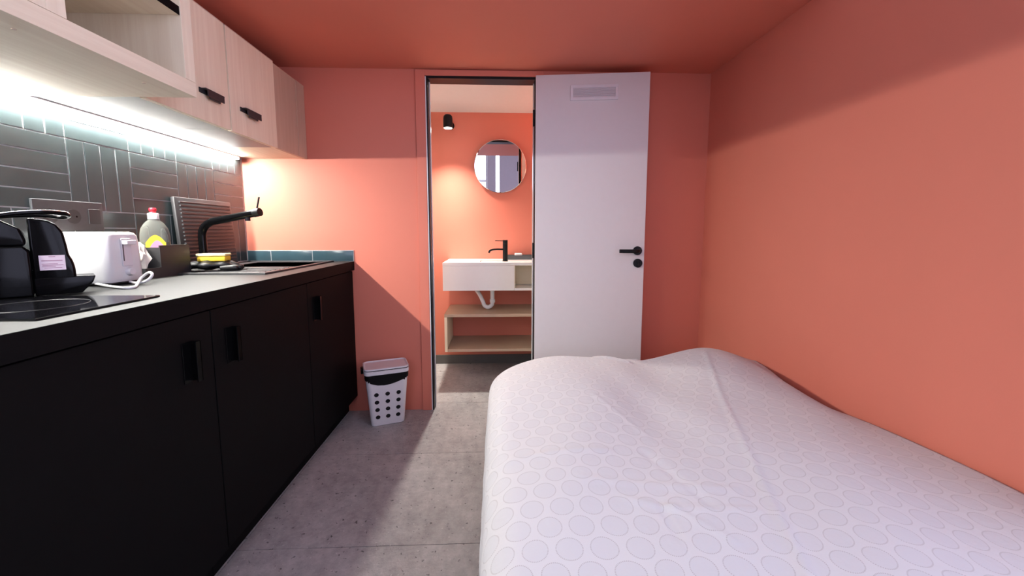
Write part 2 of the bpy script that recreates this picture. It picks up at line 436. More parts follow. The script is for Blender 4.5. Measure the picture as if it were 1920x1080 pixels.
# door frame: painted architrave, thin white seal, black frame
tr = struct_empty('trim_1', ((DX1+DX2)/2, D, 0), 'terracotta architrave with a slim black door frame')
aw = 0.062
obj('architrave_post', box(DX1-0.018-aw+0.012, DX1-0.014, D-0.012, D, 0, ZC-0.004, bev=0.002), 'paint', tr)
obj('architrave_header', box(DX1-0.014, DX2+0.05, D-0.012, D, DZ+0.014, ZC-0.004, bev=0.002), 'paint', tr)
bm = bmesh.new()
bx(bm, DX1-0.013, DX1-0.008, D-0.010, D-0.002, 0, DZ+0.010)
obj('white_seal', bm, 'white_gloss', tr)
for a, b_ in ((DX1-0.022, DX1), (DX2, DX2+0.022)):
    obj('frame_post', box(a+(0.014 if a < 0 else 0), b_-(0 if a < 0 else 0.010), D-0.008, DB+0.004, 0, DZ, bev=0.001), 'black_metal', tr)
obj('frame_header', box(DX1-0.008, DX2+0.012, D-0.008, DB+0.004, DZ, DZ+0.014, bev=0.001), 'black_metal', tr)
obj('inner_jamb', box(DX1, DX1+0.004, DB-0.030, DB-0.006, 0, DZ), 'white_gloss', tr)
obj('inner_jamb', box(DX2-0.004, DX2, DB-0.030, DB-0.006, 0, DZ), 'white_gloss', tr)

# door leaf, opened flat towards the back wall
hx, hy = 0.224, 2.338
ang = math.atan2(2.262-2.338, 0.842-0.224)
LW = math.hypot(0.842-0.224, 0.076)
DM = Matrix.Translation((hx, hy, 0)) @ Matrix.Rotation(ang, 4, 'Z')     # local x along leaf, -y towards the room
door = struct_empty('door_1', (hx, hy, 0), 'white flush bathroom door standing open against the wall')
LT = 1.944
obj('leaf', xform(box(0, LW, 0, 0.038, 0.008, LT, bev=0.002), DM), 'door_white', door)
# vent grille
g0x, g0z, g1x, g1z = 0.192, 1.802, 0.452, 1.883
bm = bmesh.new()
for a in ((g0x, g1x, g1z-0.015, g1z), (g0x, g1x, g0z, g0z+0.015), (g0x, g0x+0.015, g0z+0.015, g1z-0.015), (g1x-0.015, g1x, g0z+0.015, g1z-0.015)):
    bx(bm, a[0], a[1], -0.008, 0.0, a[2], a[3], bev=0.001)
vent = obj('vent_grille', xform(bm, DM), 'white_plastic', door)
obj('vent_backing', xform(box(g0x+0.014, g1x-0.014, -0.0015, 0.0, g0z+0.014, g1z-0.014), DM), 'dark_grey', vent)
ns = 6
for k in range(ns):
    zz = g0z+0.019 + k*(g1z-g0z-0.038)/(ns-1)
    bm = box(g0x+0.015, g1x-0.015, -0.0012, 0.0012, -0.0055, 0.0055)
    xform(bm, Matrix.Translation((0, -0.0045, zz)) @ Matrix.Rotation(math.radians(-32), 4, 'X'))
    obj('slat', xform(bm, DM), 'white_plastic', vent)
# handle: rosette, neck, lever ; thumb-turn rosette
def disc_y(cx, cz, r, y0, y1, seg=28):
    bm = bmesh.new(); tube(bm, [(cx, y0, cz), (cx, (y0+y1)/2, cz), (cx, y1, cz)], r, seg); return bm
hxl = LW-0.040
hb = obj('handle_rosette', xform(disc_y(hxl, 0.972, 0.025, -0.010, 0.0), DM), 'black_metal', door, smooth=40)
bm = bmesh.new(); tube(bm, smooth_path([(hxl, -0.008, 0.972), (hxl, -0.035, 0.972), (hxl-0.012, -0.050, 0.972), (hxl-0.05, -0.052, 0.971), (hxl-0.108, -0.052, 0.971)], 6), 0.0105, 14)
obj('lever', xform(bm, DM), 'black_metal', hb, smooth=50)
obj('lock_rosette', xform(disc_y(hxl+0.004, 0.901, 0.025, -0.010, 0.0), DM), 'black_metal', door, smooth=40)
bm = bmesh.new(); bx(bm, hxl-0.001, hxl+0.009, -0.022, -0.009, 0.886, 0.916, bev=0.003)
for k, zz in enumerate((0.25, 0.97, 1.72)):
    bm2 = bmesh.new(); tube(bm2, [(hx-0.006, hy+0.024, zz-0.045), (hx-0.006, hy+0.024, zz+0.045)], 0.007, 12)
    obj('hinge', bm2, 'black_metal', door, smooth=40)
obj('thumb_turn', xform(bm, DM), 'black_metal', door)

# ------------------------------------------------------------------ tiled splashback
XT = XL + 0.008
gp = obj('grout', box(XL, XL+0.0080, -0.1, D, 0.905, 1.500), 'grout', wl)
CW, CH, Y0, Z0 = 0.2335, 0.2370, 1.4335, 1.3890
TW = CW/4; TH = CH/4
tcache = {}
def wall_tile(y0, y1, z0, z1):
    z0, z1 = max(z0, 0.909), min(z1, 1.498); y1 = min(y1, D-0.001)
    if z1-z0 < 0.012 or y1-y0 < 0.012: return
    g = 0.0019
    key = (round(y1-y0, 4), round(z1-z0, 4))
    if key not in tcache:
        bm = bmesh.new(); bx(bm, -0.0035, 0.0035, -(y1-y0)/2+g, (y1-y0)/2-g, -(z1-z0)/2+g, (z1-z0)/2-g)
        es = [e for e in bm.edges if all(v.co.x > 0 for v in e.verts)]
        bmesh.ops.bevel(bm, geom=es, offset=0.0009, segments=2, profile=0.5, affect='EDGES')
        me = bpy.data.meshes.new('tile'); bm.to_mesh(me); bm.free(); me.materials.append(M['tile'])
        tcache[key] = me
    o = bpy.data.objects.new('tile', tcache[key]); COL.objects.link(o); o.parent = wl
    o.location = Vector((XT-0.0020+random.uniform(-0.0003, 0.0004), (y0+y1)/2, (z0+z1)/2)) - WORLD[wl.name]
    o.rotation_euler = (0, random.uniform(-0.004, 0.004), random.uniform(-0.003, 0.003))
for ky in range(-6, 5):
    for kz in range(-3, 1):
        ya, za = Y0+ky*CW, Z0+kz*CH      # cell ya..ya+CW, za..za+CH
        vertical = (ky + kz) % 2 == 1
        for i in range(4):
            if vertical: wall_tile(ya+i*TW, ya+(i+1)*TW, za, za+CH)
            else: wall_tile(ya, ya+CW, za+i*TH, za+(i+1)*TH)
# low row of teal tiles along the back wall
XC = -0.838
yy = [-1.428, -1.322, -1.208, -1.067, -0.826]
yy = [-1.4275, -1.296, -1.062, -0.828]
obj('grout', box(yy[0]-0.001, yy[-1]+0.001, D-0.0065, D, 0.9085, 0.9725), 'grout', wb)
for a, b_ in zip(yy, yy[1:]):
    bm = box(a+0.0015, b_-0.0015, D-0.008, D, 0.9095, 0.970, bev=0.0015)
    obj('tile', bm, 'tile_teal', wb, smooth=50)

# ------------------------------------------------------------------ base cabinets and worktop
ZW0, ZW1 = 0.857, 0.908
def base_cabinet(y0, y1, hy_, label):
    t = thing('base_cabinet', (-1.12, (y0+y1)/2, 0), label, 'cabinet', 'black base cabinets under the worktop')
    obj('body', box(-1.415, XC-0.019, y0+0.001, y1-0.001, 0.097, ZW0-0.001), 'black_matt', t)
    obj('plinth', box(-1.40, XC-0.055, y0+0.001, y1-0.001, 0.0, 0.097), 'black_matt', t)
    dr = obj('door', box(XC-0.019, XC, y0+0.002, y1-0.002, 0.097, ZW0-0.006, bev=0.0012), 'black_matt', t)
    # edge pull: a plate folded out at a right angle
    bm = bmesh.new()
    bx(bm, XC, XC+0.003, hy_-0.020, hy_+0.016, 0.671, 0.783, bev=0.0008)
    bx(bm, XC, XC+0.026, hy_+0.012, hy_+0.016, 0.671, 0.783, bev=0.0008)
    bx(bm, XC+0.022, XC+0.026, hy_-0.002, hy_+0.016, 0.671, 0.783, bev=0.0008)
    obj('handle', bm, 'black_gloss', dr)
base_cabinet(0.0, 0.594, 0.05, 'black base cabinet nearest the camera, below the far side of the cooktop')
base_cabinet(0.594, 1.196, 1.098, 'matt black base cabinet under the cooktop, handle near its right edge')
base_cabinet(1.196, 1.800, 1.272, 'matt black base cabinet in the middle of the row, handle near its left edge')
base_cabinet(1.800, 2.376, 1.872, 'matt black base cabinet at the end of the row next to the waste bin')

SK = (-1.385, -0.945, 1.665, 2.315)       # cut-out
bm = bmesh.new()
bx(bm, -1.427, SK[0], 0.0, D-0.002, ZW0, ZW1); bx(bm, SK[1], XC+0.010, 0.0, D-0.002, ZW0, ZW1)
bx(bm, SK[0], SK[1], 0.0, SK[2], ZW0, ZW1); bx(bm, SK[0], SK[1], SK[3], D-0.002, ZW0, ZW1)
wt = thing('worktop', (-1.12, 1.2, ZW0), 'long dark grey laminate kitchen worktop with black front edge', 'worktop')
obj('slab', bm, 'counter', wt)
obj('edge_band', box(XC+0.010, XC+0.0112, 0.0, D-0.002, ZW0, ZW1-0.0005), 'black_matt', wt)

# sink with drainboard and bowl
t = thing('kitchen_sink', (-1.165, 1.99, ZW1), 'black composite sink with drainboard set into the worktop', 'sink')
RX0, RX1, RY0, RY1 = -1.405, -0.925, 1.645, 2.335
BX0, BX1, BY0, BY1 = -1.31, -0.975, 1.985, 2.285
bm = bmesh.new(); zt = ZW1+0.006
bx(bm, RX0, RX1, RY0, BY0, ZW1-0.02, zt-0.003, bev=0.002); bx(bm, RX0, BX0, BY0, RY1, ZW1-0.02, zt-0.003); bx(bm, BX1, RX1, BY0, RY1, ZW1-0.02, zt-0.003); bx(bm, BX0, BX1, BY1, RY1, ZW1-0.02, zt-0.003)
for v in bm.verts:
    pass
obj('deck', bm, 'dark_grey', t)
bm = bmesh.new()
for a in ((RX0, RX1, RY0, RY0+0.012), (RX0, RX1, RY1-0.012, RY1), (RX0, RX0+0.012, RY0+0.012, RY1-0.012), (RX1-0.012, RX1, RY0+0.012, RY1-0.012)):
    bx(bm, *a, ZW1, zt+0.002, bev=0.002)
obj('rim', bm, 'dark_grey', t)
bm = bmesh.new()
bx(bm, BX0-0.012, BX0, BY0-0.012, BY1+0.012, 0.735, zt-0.004); bx(bm, BX1, BX1+0.012, BY0-0.012, BY1+0.012, 0.735, zt-0.004)
bx(bm, BX0, BX1, BY0-0.012, BY0, 0.735, zt-0.004); bx(bm, BX0, BX1, BY1, BY1+0.012, 0.735, zt-0.004)
bx(bm, BX0-0.012, BX1+0.012, BY0-0.012, BY1+0.012, 0.725, 0.735)
obj('bowl', bm, 'dark_grey', t)
for k in range(7):
    yk = RY0+0.05+k*0.038
    obj('drain_ridge', box(-1.22, -0.975, yk, yk+0.010, zt-0.004, zt-0.0005, bev=0.001), 'dark_grey', t)
bm = bmesh.new(); lathe(bm, (-1.14, 2.135, 0.735), [(0.045, 0), (0.045, 0.003), (0.03, 0.004), (0.028, 0.002)], 24)
obj('strainer', bm, 'steel', t, smooth=40)

# kitchen tap
tx, ty = -1.335, 1.895
t = thing('kitchen_tap', (tx, ty, zt-0.003), 'black bent-neck mixer tap with a joystick lever over the sink', 'tap')
bm = bmesh.new(); lathe(bm, (tx, ty, zt-0.003), [(0.027, 0), (0.027, 0.006), (0.024, 0.008), (0.0205, 0.010), (0.0205, 0.045)], 24)
obj('base', bm, 'black_gloss', t, smooth=40)
tip = Vector((-1.072, 1.868, 1.164))
pth = smooth_path([(tx, ty, zt+0.03), (tx, ty, 1.0), (tx, ty, 1.065), (tx+0.012, ty, 1.100), (tx+0.043, ty-0.002, 1.122), (tx+0.085, ty-0.006, 1.131), (tx+0.17, ty-0.013, 1.147), tuple(tip)], 8)
bm = bmesh.new(); tube(bm, pth, 0.0165, 18)
obj('neck', bm, 'black_gloss', t, smooth=50)
d = (tip - Vector((tx+0.17, ty-0.013, 1.147))).normalized()
bm = bmesh.new(); tube(bm, [tip-d*0.012, tip+d*0.004, tip+d*0.018], 0.0185, 18)
obj('spout_head', bm, 'black_metal', t, smooth=40)
bm = bmesh.new(); tube(bm, [tip-d*0.045+Vector((0, 0, -0.012)), tip-d*0.045+Vector((0, 0, -0.028))], 0.011, 14)
obj('aerator', bm, 'black_metal', t, smooth=40)
bm = bmesh.new(); tube(bm, [tip+d*0.002+Vector((0, 0, 0.012)), tip+d*0.004+Vector((0.004, 0, 0.035)), tip+d*0.006+Vector((0.010, 0, 0.068))], [0.004, 0.0035, 0.004], 10)
obj('joystick_lever', bm, 'black_metal', t, smooth=50)

# cooktop
t = thing('cooktop', (-1.14, 0.945, ZW1), 'black glass domino cooktop lying flush on the worktop', 'cooktop')
obj('glass_plate', box(-1.40, -0.888, 0.800, 1.090, ZW1, ZW1+0.005, bev=0.0015), 'hob', t)
for k, (xx, rr) in enumerate(((-1.26, 0.07), (-1.05, 0.09))):
    bm = bmesh.new(); pts = [(xx+rr*math.cos(a*math.pi/24), 0.945+rr*math.sin(a*math.pi/24), ZW1+0.0052) for a in range(49)]
    tube(bm, pts, 0.0006, 4, cap=False); obj('zone_ring', bm, 'dark_grey', t)

# coffee machine standing at an angle on the back of the cooktop, its side towards the camera
zb = ZW1+0.0055
t = thing('coffee_machine', (-1.25, 1.08, zb), 'black glossy capsule coffee machine with raised loop handle and paper sticker', 'coffee machine')
phi = math.radians(46)
CM = Matrix.Translation((-1.187, 1.073, 0)) @ Matrix.Rotation(phi, 4, 'Z')     # local x = front, local y = away from the camera
def side_prism(prof, y0, y1, bev, seg=3):
    bm = bmesh.new(); n = len(prof)
    a = [bm.verts.new((x, y0, z)) for x, z in prof]; b = [bm.verts.new((x, y1, z)) for x, z in prof]
    bm.faces.new(a); bm.faces.new(b[::-1])
    for k in range(n): bm.faces.new((a[k], b[k], b[(k+1) % n], a[(k+1) % n]))
    bmesh.ops.recalc_face_normals(bm, faces=bm.faces)
    if bev: bmesh.ops.bevel(bm, geom=list(bm.edges), offset=bev, segments=seg, profile=0.5, affect='EDGES')
    return xform(bm, CM)
obj('rear_housing', side_prism([(-0.150, zb), (0.0, zb), (0.0, 1.030), (-0.010, 1.043), (-0.150, 1.043)], 0.0, 0.105, 0.005), 'black_gloss', t, smooth=40)
obj('water_tank_lid', side_prism([(-0.150, 1.0435), (-0.006, 1.0435), (-0.004, 1.058), (-0.012, 1.088), (-0.040, 1.108), (-0.09, 1.119), (-0.150, 1.122)], 0.004, 0.101, 0.005), 'black_gloss', t, smooth=40)
colp = [(0.001, zb+0.02), (0.078, zb+0.02), (0.077, 0.985), (0.074, 1.003), (0.068, 1.018), (0.066, 1.045), (0.062, 1.078), (0.052, 1.098), (0.036, 1.110), (0.001, 1.116)]
head = obj('brewing_head', side_prism(colp, 0.012, 0.092, 0.006), 'black_gloss', t, smooth=40)
obj('drip_tray', side_prism([(0.001, zb), (0.085, zb), (0.108, zb+0.028), (0.114, zb+0.046), (0.001, zb+0.046)], 0.010, 0.096, 0.003), 'black_gloss', t, smooth=40)
st = obj('sticker', xform(box(0.014, 0.060, 0.0108, 0.0122, 0.979, 1.018), CM), 'sticker', head)
for k, (xa, xb, zz, hh) in enumerate(((0.031, 0.043, 1.0145, 0.0016), (0.018, 0.055, 1.0040, 0.0024), (0.018, 0.046, 0.9955, 0.0014), (0.019, 0.056, 0.9920, 0.0014), (0.018, 0.042, 0.9885, 0.0014), (0.022, 0.053, 0.9850, 0.0012))):
    obj('printed_line', xform(box(xa, xb, 0.0104, 0.0109, zz-hh/2, zz+hh/2), CM), 'ink', head)
lp = [(-0.120, 0.004, 1.092), (-0.070, 0.000, 1.110), (-0.02, 0.002, 1.124), (0.03, 0.010, 1.130), (0.066, 0.030, 1.128), (0.076, 0.052, 1.123), (0.064, 0.078, 1.119), (0.02, 0.096, 1.124), (-0.05, 0.102, 1.118), (-0.120, 0.102, 1.100)]
bm = bmesh.new(); tube(bm, smooth_path(lp, 6), 0.0055, 10)
lev = obj('loop_handle', xform(bm, CM), 'black_gloss', t, smooth=60)
lp2 = [Vector(p)+Vector((0.002, -0.001, 0.0050)) for p in lp]
bm = bmesh.new(); tube(bm, smooth_path(lp2, 6), 0.0016, 8); obj('chrome_trim', xform(bm, CM), 'chrome', lev, smooth=60)
bm = bmesh.new(); tube(bm, [(-0.082, 0.005, 1.082), (-0.082, -0.003, 1.082)], 0.009, 16); obj('pivot_cap', xform(bm, CM), 'chrome', lev, smooth=40)

# toaster
TX, TY = -1.312, 1.368
t = thing('toaster', (TX, TY, ZW1), 'white plastic two-slot toaster with lever and dial on the worktop', 'toaster')
bm = bmesh.new(); lps = []
L_, W_ = 0.205, 0.135
for z, g, r in ((0.918, -0.006, 0.020), (0.930, 0.0, 0.024), (1.045, -0.002, 0.024), (1.066, -0.004, 0.024), (1.075, -0.009, 0.022), (1.079, -0.018, 0.018)):
    lps.append([(TX+x, TY+y, z) for x, y in rrect(L_+2*g, W_+2*g, r)])
loft(bm, lps); body = obj('body', bm, 'white_gloss', t, smooth=45)
for k in (-1, 1):
    obj('bread_slot', box(TX-0.075, TX+0.065, TY+k*0.028-0.012, TY+k*0.028+0.012, 1.0785, 1.0797), 'dark_grey', t)
xf = TX+L_/2
obj('lever_panel', box(xf-0.002, xf+0.0035, TY-0.018, TY+0.018, 0.968, 1.058, bev=0.002), 'white_plastic', t)
lvp = obj('lever_slot', box(xf+0.003, xf+0.0042, TY-0.0155, TY-0.0125, 0.985, 1.048), 'dark_grey', t)
obj('lever_knob', box(xf+0.002, xf+0.022, TY-0.018, TY+0.018, 1.038, 1.052, bev=0.003), 'white_gloss', t)
bm = bmesh.new(); tube(bm, [(xf-0.001, TY+0.004, 0.950), (xf+0.006, TY+0.004, 0.950), (xf+0.012, TY+0.004, 0.950)], [0.014, 0.0135, 0.011], 22)
obj('browning_dial', bm, 'white_plastic', t, smooth=40)
obj('base_plate', box(TX-L_/2+0.012, TX+L_/2-0.012, TY-W_/2+0.012, TY+W_/2-0.012, 0.913, 0.919), 'dark_grey', t)
for sx in (-1, 1):
    for s2 in (-1, 1):
        bm = bmesh.new(); lathe(bm, (TX+sx*0.075, TY+s2*0.045, ZW1), [(0.008, 0), (0.009, 0.006)], 12); obj('foot', bm, 'white_plastic', t, smooth=40)
bm = bmesh.new()
tube(bm, smooth_path([(-1.262, 1.312, 0.917), (-1.225, 1.294, 0.9145), (-1.185, 1.276, 0.9125), (-1.142, 1.252, 0.9125), (-1.105, 1.238, 0.9125), (-1.098, 1.258, 0.9125), (-1.132, 1.306, 0.914), (-1.166, 1.360, 0.926), (-1.152, 1.366, 0.941), (-1.134, 1.360, 0.947), (-1.124, 1.356, 0.940), (-1.132, 1.352, 0.926), (-1.152, 1.352, 0.9155), (-1.178, 1.358, 0.9125), (-1.205, 1.366, 0.916)], 7), 0.0042, 10)
obj('power_cord', bm, 'white_gloss', t, smooth=60)

# socket plate on the tiles
t = thing('power_outlet', (XT+0.006, 1.415, 1.085), 'dark grey metal triple socket plate on the black tiles', 'socket')
obj('plate', box(XT+0.0015, XT+0.010, 1.305, 1.528, 1.083, 1.182, bev=0.002), 'steel', t)
for yc in (1.352, 1.424):
    bm = bmesh.new(); tube(bm, [(XT+0.010, yc, 1.130), (XT+0.0108, yc, 1.130)], 0.024, 26); so = obj('socket', bm, 'dark_grey', t, smooth=40)
    for dz in (-0.0095, 0.0095):
        bm = bmesh.new(); tube(bm, [(XT+0.0105, yc+dz, 1.130), (XT+0.0113, yc+dz, 1.130)], 0.003, 10); obj('pin_hole', bm, 'black_gloss', so)
obj('switch_module', box(XT+0.010, XT+0.0125, 1.474, 1.516, 1.106, 1.158, bev=0.001), 'dark_grey', t)

# caddy with its contents
cx0, cx1, cy0, cy1 = -1.405, -1.265, 1.500, 1.632
ZS = ZW1
t = thing('sink_caddy', (-1.33, 1.62, ZS), 'black plastic caddy holding the dish soap bottle beside the sink', 'caddy')
bm = bmesh.new(); w = 0.004
bx(bm, cx0, cx1, cy0, cy1+0.085, ZS, ZS+w)
bx(bm, cx0, cx0+w, cy0, cy1+0.085, ZS+w, 1.010); bx(bm, cx1-w, cx1, cy0, cy0+0.07, ZS+w, 0.946); bx(bm, cx1-w, cx1, cy0+0.07, cy1+0.085, ZS+w, 1.028)
bx(bm, cx0+w, cx1-w, cy0, cy0+w, ZS+w, 0.946); bx(bm, cx0+w, cx1-w, cy1+0.081, cy1+0.085, ZS+w, 1.028)
obj('box', bm, 'dark_grey', t)
obj('divider', box(cx0+w, cx1-w, cy0+0.07, cy0+0.074, ZS+w, 1.020), 'dark_grey', t)

def crumple(name, c, r, amp, m, seed, label, cat):
    rnd = random.Random(seed); bm = bmesh.new()
    bmesh.ops.create_icosphere(bm, subdivisions=3, radius=1.0)
    ph = [(Vector((rnd.uniform(-1, 1), rnd.uniform(-1, 1), rnd.uniform(-1, 1))).normalized()*rnd.uniform(3, 8), rnd.uniform(0, 6)) for _ in range(8)]
    for v in bm.verts:
        s = 1 + amp*sum(abs(math.sin(v.co.dot(k)+p)) - 0.6 for k, p in ph)/4
        v.co = Vector((v.co.x*r[0]*s, v.co.y*r[1]*s, v.co.z*r[2]*s))
    zmin = min(v.co.z for v in bm.verts)
    for v in bm.verts: v.co += Vector((c[0], c[1], c[2]-zmin))
    return tag(obj(name, bm, m, smooth=35), label, cat)
crumple('crumpled_napkin', (-1.330, 1.536, ZS+w), (0.042, 0.024, 0.060), 0.55, 'paper', 3, 'crumpled cream paper napkin tucked in the caddy behind the toaster', 'napkin')

# dish soap bottle
bxx, byy, bz = -1.335, 1.640, ZS+w
t = thing('dish_soap_bottle', (bxx, byy, bz), 'clear dish soap bottle with red cap and yellow label', 'bottle')
BR = Matrix.Translation((bxx, byy, 0)) @ Matrix.Rotation(math.radians(40), 4, 'Z')
def btl(prof, name, m, cap=True):
    bm = bmesh.new()
    loft(bm, [[(x, y, z) for x, y in rrect(w_, d_, min(w_, d_)*0.48, 6)] for w_, d_, z in prof])
    return obj(name, xform(bm, BR), m, t, smooth=50)
btl([(0.086, 0.046, bz), (0.092, 0.050, bz+0.006), (0.092, 0.050, bz+0.150), (0.084, 0.048, bz+0.178), (0.060, 0.042, bz+0.200), (0.034, 0.032, bz+0.213), (0.030, 0.030, bz+0.218)], 'bottle_body', 'clear')
btl([(0.080, 0.040, bz+0.003), (0.086, 0.044, bz+0.007), (0.086, 0.044, bz+0.126)], 'soap', 'soap_liquid')
btl([(0.035, 0.035, bz+0.216), (0.035, 0.035, bz+0.238), (0.031, 0.031, bz+0.240)], 'collar', 'white_gloss')
btl([(0.020, 0.020, bz+0.240), (0.018, 0.018, bz+0.246), (0.024, 0.024, bz+0.249), (0.024, 0.024, bz+0.256), (0.018, 0.018, bz+0.260)], 'cap', 'red')
def arc_panel(m, name, x0, x1, z0, z1, zarc, yo=-0.0258):
    bm = bmesh.new(); n = 10; top = []; bot = []
    for k in range(n+1):
        x = x0+(x1-x0)*k/n; s = math.sin(math.pi*k/n)
        top.append(bm.verts.new((x, yo, z1+zarc*s))); bot.append(bm.verts.new((x, yo, z0)))
    for k in range(n): bm.faces.new((bot[k], bot[k+1], top[k+1], top[k]))
    r = bmesh.ops.extrude_face_region(bm, geom=list(bm.faces))
    for v in [e for e in r['geom'] if isinstance(e, bmesh.types.BMVert)]: v.co.y += 0.0006
    return obj(name, xform(bm, BR), m, t)
arc_panel('label_yellow', 'label', -0.030, 0.030, bz+0.04, bz+0.125, 0.030)
arc_panel('label_pink', 'label_print', -0.018, 0.026, bz+0.045, bz+0.108, 0.026, -0.0264)

# ridged drainer board leaning on the tiles
t = thing('drainer_board', (-1.39, 1.97, zt+0.0025), 'black ridged draining board leaning upright against the black tiles', 'board')
BM = Matrix.Translation((-1.380, 0, zt+0.0025)) @ Matrix.Rotation(math.radians(-3.5), 4, 'Y')
bh = 0.318
obj('panel', xform(box(-0.024, -0.006, 1.842, 2.222, 0.0, bh, bev=0.006), BM), 'dark_grey', t, smooth=40)
for k in range(17):
    z = 0.022 + k*0.0168
    obj('ridge', xform(box(-0.007, 0.0015, 1.864, 2.200, z, z+0.0085, bev=0.002), BM), 'dark_grey', t)

# rubber glove and sponge
bm = bmesh.new(); bmesh.ops.create_icosphere(bm, subdivisions=4, radius=1.0)
for v in bm.verts:
    a = math.atan2(v.co.y, v.co.x); s = 1+0.10*math.sin(3*a+1)+0.06*math.sin(7*a)
    zz = v.co.z*0.017*(1+0.25*math.sin(9*v.co.x+2)+0.2*math.sin(11*v.co.y))
    v.co = Vector((v.co.x*0.095*s, v.co.y*0.052*s, zz))
zmin = min(v.co.z for v in bm.verts)
gm = Matrix.Translation((-1.225, 1.775, zt-zmin)) @ Matrix.Rotation(math.radians(12), 4, 'Z')
t = thing('rubber_gloves', (-1.225, 1.775, zt), 'folded black rubber gloves under the yellow sponge on the drainboard', 'gloves')
obj('palm', xform(bm, gm), 'black_soft', t, smooth=60)
for k in range(4):
    bm = bmesh.new(); y = -0.030+k*0.019
    tube(bm, smooth_path([(0.05, y, 0.008), (0.095, y*1.1, 0.010), (0.125-0.008*abs(k-1.5), y*1.15+0.004, 0.006)], 5), [0.011]*9+[0.009, 0.004], 10)
    obj('finger', xform(bm, Matrix.Translation((-1.225, 1.775, zt+0.004)) @ Matrix.Rotation(math.radians(12), 4, 'Z')), 'black_soft', t, smooth=60)
bm = bmesh.new(); tube(bm, smooth_path([(-0.085, -0.048, 0.010), (-0.105, -0.02, 0.016), (-0.108, 0.02, 0.014), (-0.09, 0.046, 0.010)], 6), 0.010, 10)
obj('cuff', xform(bm, Matrix.Translation((-1.225, 1.775, zt+0.002)) @ Matrix.Rotation(math.radians(12), 4, 'Z')), 'black_soft', t, smooth=60)
t = thing('sponge', (-1.215, 1.785, zt+0.0395), 'yellow kitchen sponge with pale top lying on the black gloves', 'sponge')
sm = Matrix.Translation((-1.215, 1.785, zt+0.0395)) @ Matrix.Rotation(math.radians(14), 4, 'Z')
obj('foam', xform(box(-0.052, 0.052, -0.033, 0.033, 0.0, 0.022, bev=0.005), sm), 'yellow', t, smooth=50)
obj('scouring_pad', xform(box(-0.054, 0.054, -0.035, 0.035, 0.0225, 0.033, bev=0.003), sm), 'pale_yellow', t, smooth=50)

# ------------------------------------------------------------------ wall cabinets
XU, XO = -1.062, -0.905
ZU, ZUT = 1.492, 1.887
def wall_cabinet(y0, y1, hy0, hy1, label):
    t = thing('wall_cabinet', (-1.25, (y0+y1)/2, ZU), label, 'cabinet', 'oak wall cabinets')
    obj('body', box(XL+0.009, XU-0.020, y0+0.001, y1-0.001, ZU+0.006, ZUT-0.003), 'oak_h', t)
    obj('bottom_panel', box(XL+0.009, XU-0.020, y0+0.001, y1-0.001, ZU-0.003, ZU+0.0055), 'grey_laminate', t)
    dr = obj('door', box(XU-0.019, XU, y0+0.004, y1-0.004, ZU-0.008, ZUT, bev=0.001), 'oak_v', t)
    obj('edge_strip', box(XU-0.019, XU+0.0003, y0+0.004, y1-0.004, ZUT, ZUT+0.0025), 'oak_edge', t)
    bm = bmesh.new(); zc = 1.585; w = hy1-hy0
    bx(bm, XU, XU+0.004, hy0, hy1, zc-0.007, zc+0.011, bev=0.001)
    bx(bm, XU, XU+0.020, hy0+w*0.08, hy1-w*0.08, zc+0.006, zc+0.011, bev=0.001)
    bx(bm, XU+0.016, XU+0.021, hy0+w*0.16, hy1-w*0.10, zc-0.016, zc+0.011, bev=0.0015)
    bx(bm, XU+0.010, XU+0.017, hy0+w*0.30, hy1-w*0.25, zc-0.022, zc-0.010, bev=0.001)
    obj('handle', bm, 'dark_grey', dr)
    bm = bmesh.new(); lathe(bm, (XU-0.075, y1-0.05 if y0 > 1.6 else y0+0.10, ZU), [(0.009, 0), (0.009, 0.002)], 16); obj('cover_cap', bm, 'oak_edge', t)
wall_cabinet(1.314, 1.718, 1.548, 1.668, 'oak wall cabinet partly hidden behind the deeper open shelf cabinet')
wall_cabinet(1.718, 2.068, 1.782, 1.916, 'oak wall cabinet next to the dark filler panel')
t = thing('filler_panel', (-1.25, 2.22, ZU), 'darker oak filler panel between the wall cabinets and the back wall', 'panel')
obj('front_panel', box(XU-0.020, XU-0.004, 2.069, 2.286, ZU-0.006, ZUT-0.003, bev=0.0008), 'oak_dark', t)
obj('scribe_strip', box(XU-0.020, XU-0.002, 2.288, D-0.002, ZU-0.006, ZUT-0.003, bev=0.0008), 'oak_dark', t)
obj('bottom_panel', box(XL+0.009, XU-0.0205, 2.069, D-0.002, ZU-0.003, ZU+0.018), 'oak_h', t)
# deeper open shelf cabinet
t = thing('open_shelf_cabinet', (-1.17, 0.8, ZU-0.008), 'deep oak wall cabinet with an open shelf nearest the camera', 'cabinet')
zb0 = ZU-0.008
bm = bmesh.new(); bx(bm, XT+0.0275, XO-0.0005, 0.30, 1.311, zb0, zb0+0.042, bev=0.001)
obj('bottom_panel', bm, 'oak_h', t)
obj('side_panel', box(XL+0.009, XO, 1.270, 1.311, zb0+0.0425, ZUT, bev=0.001), 'oak_v', t)
obj('side_panel', box(XL+0.009, XO-0.0005, 0.902, 0.942, zb0+0.0425, ZUT, bev=0.001), 'oak_v', t)
sh = obj('shelf', box(XL+0.03, XO-0.004, 0.943, 1.269, 1.700, 1.722), 'oak_h', t)
obj('edge_band', box(XO-0.0039, XO-0.0024, 0.943, 1.269, 1.699, 1.723), 'black_matt', sh)
obj('back_panel', box(XL+0.009, XL+0.029, 0.943, 1.269, zb0+0.043, ZUT-0.022), 'oak_v', t)
obj('top_panel', box(XL+0.009, XO, 0.902, 1.311, ZUT+0.0005, ZUT+0.018), 'oak_h', t)
obj('front_panel', box(XO-0.018, XO, 0.30, 0.901, zb0+0.0425, ZUT), 'oak_v', t)
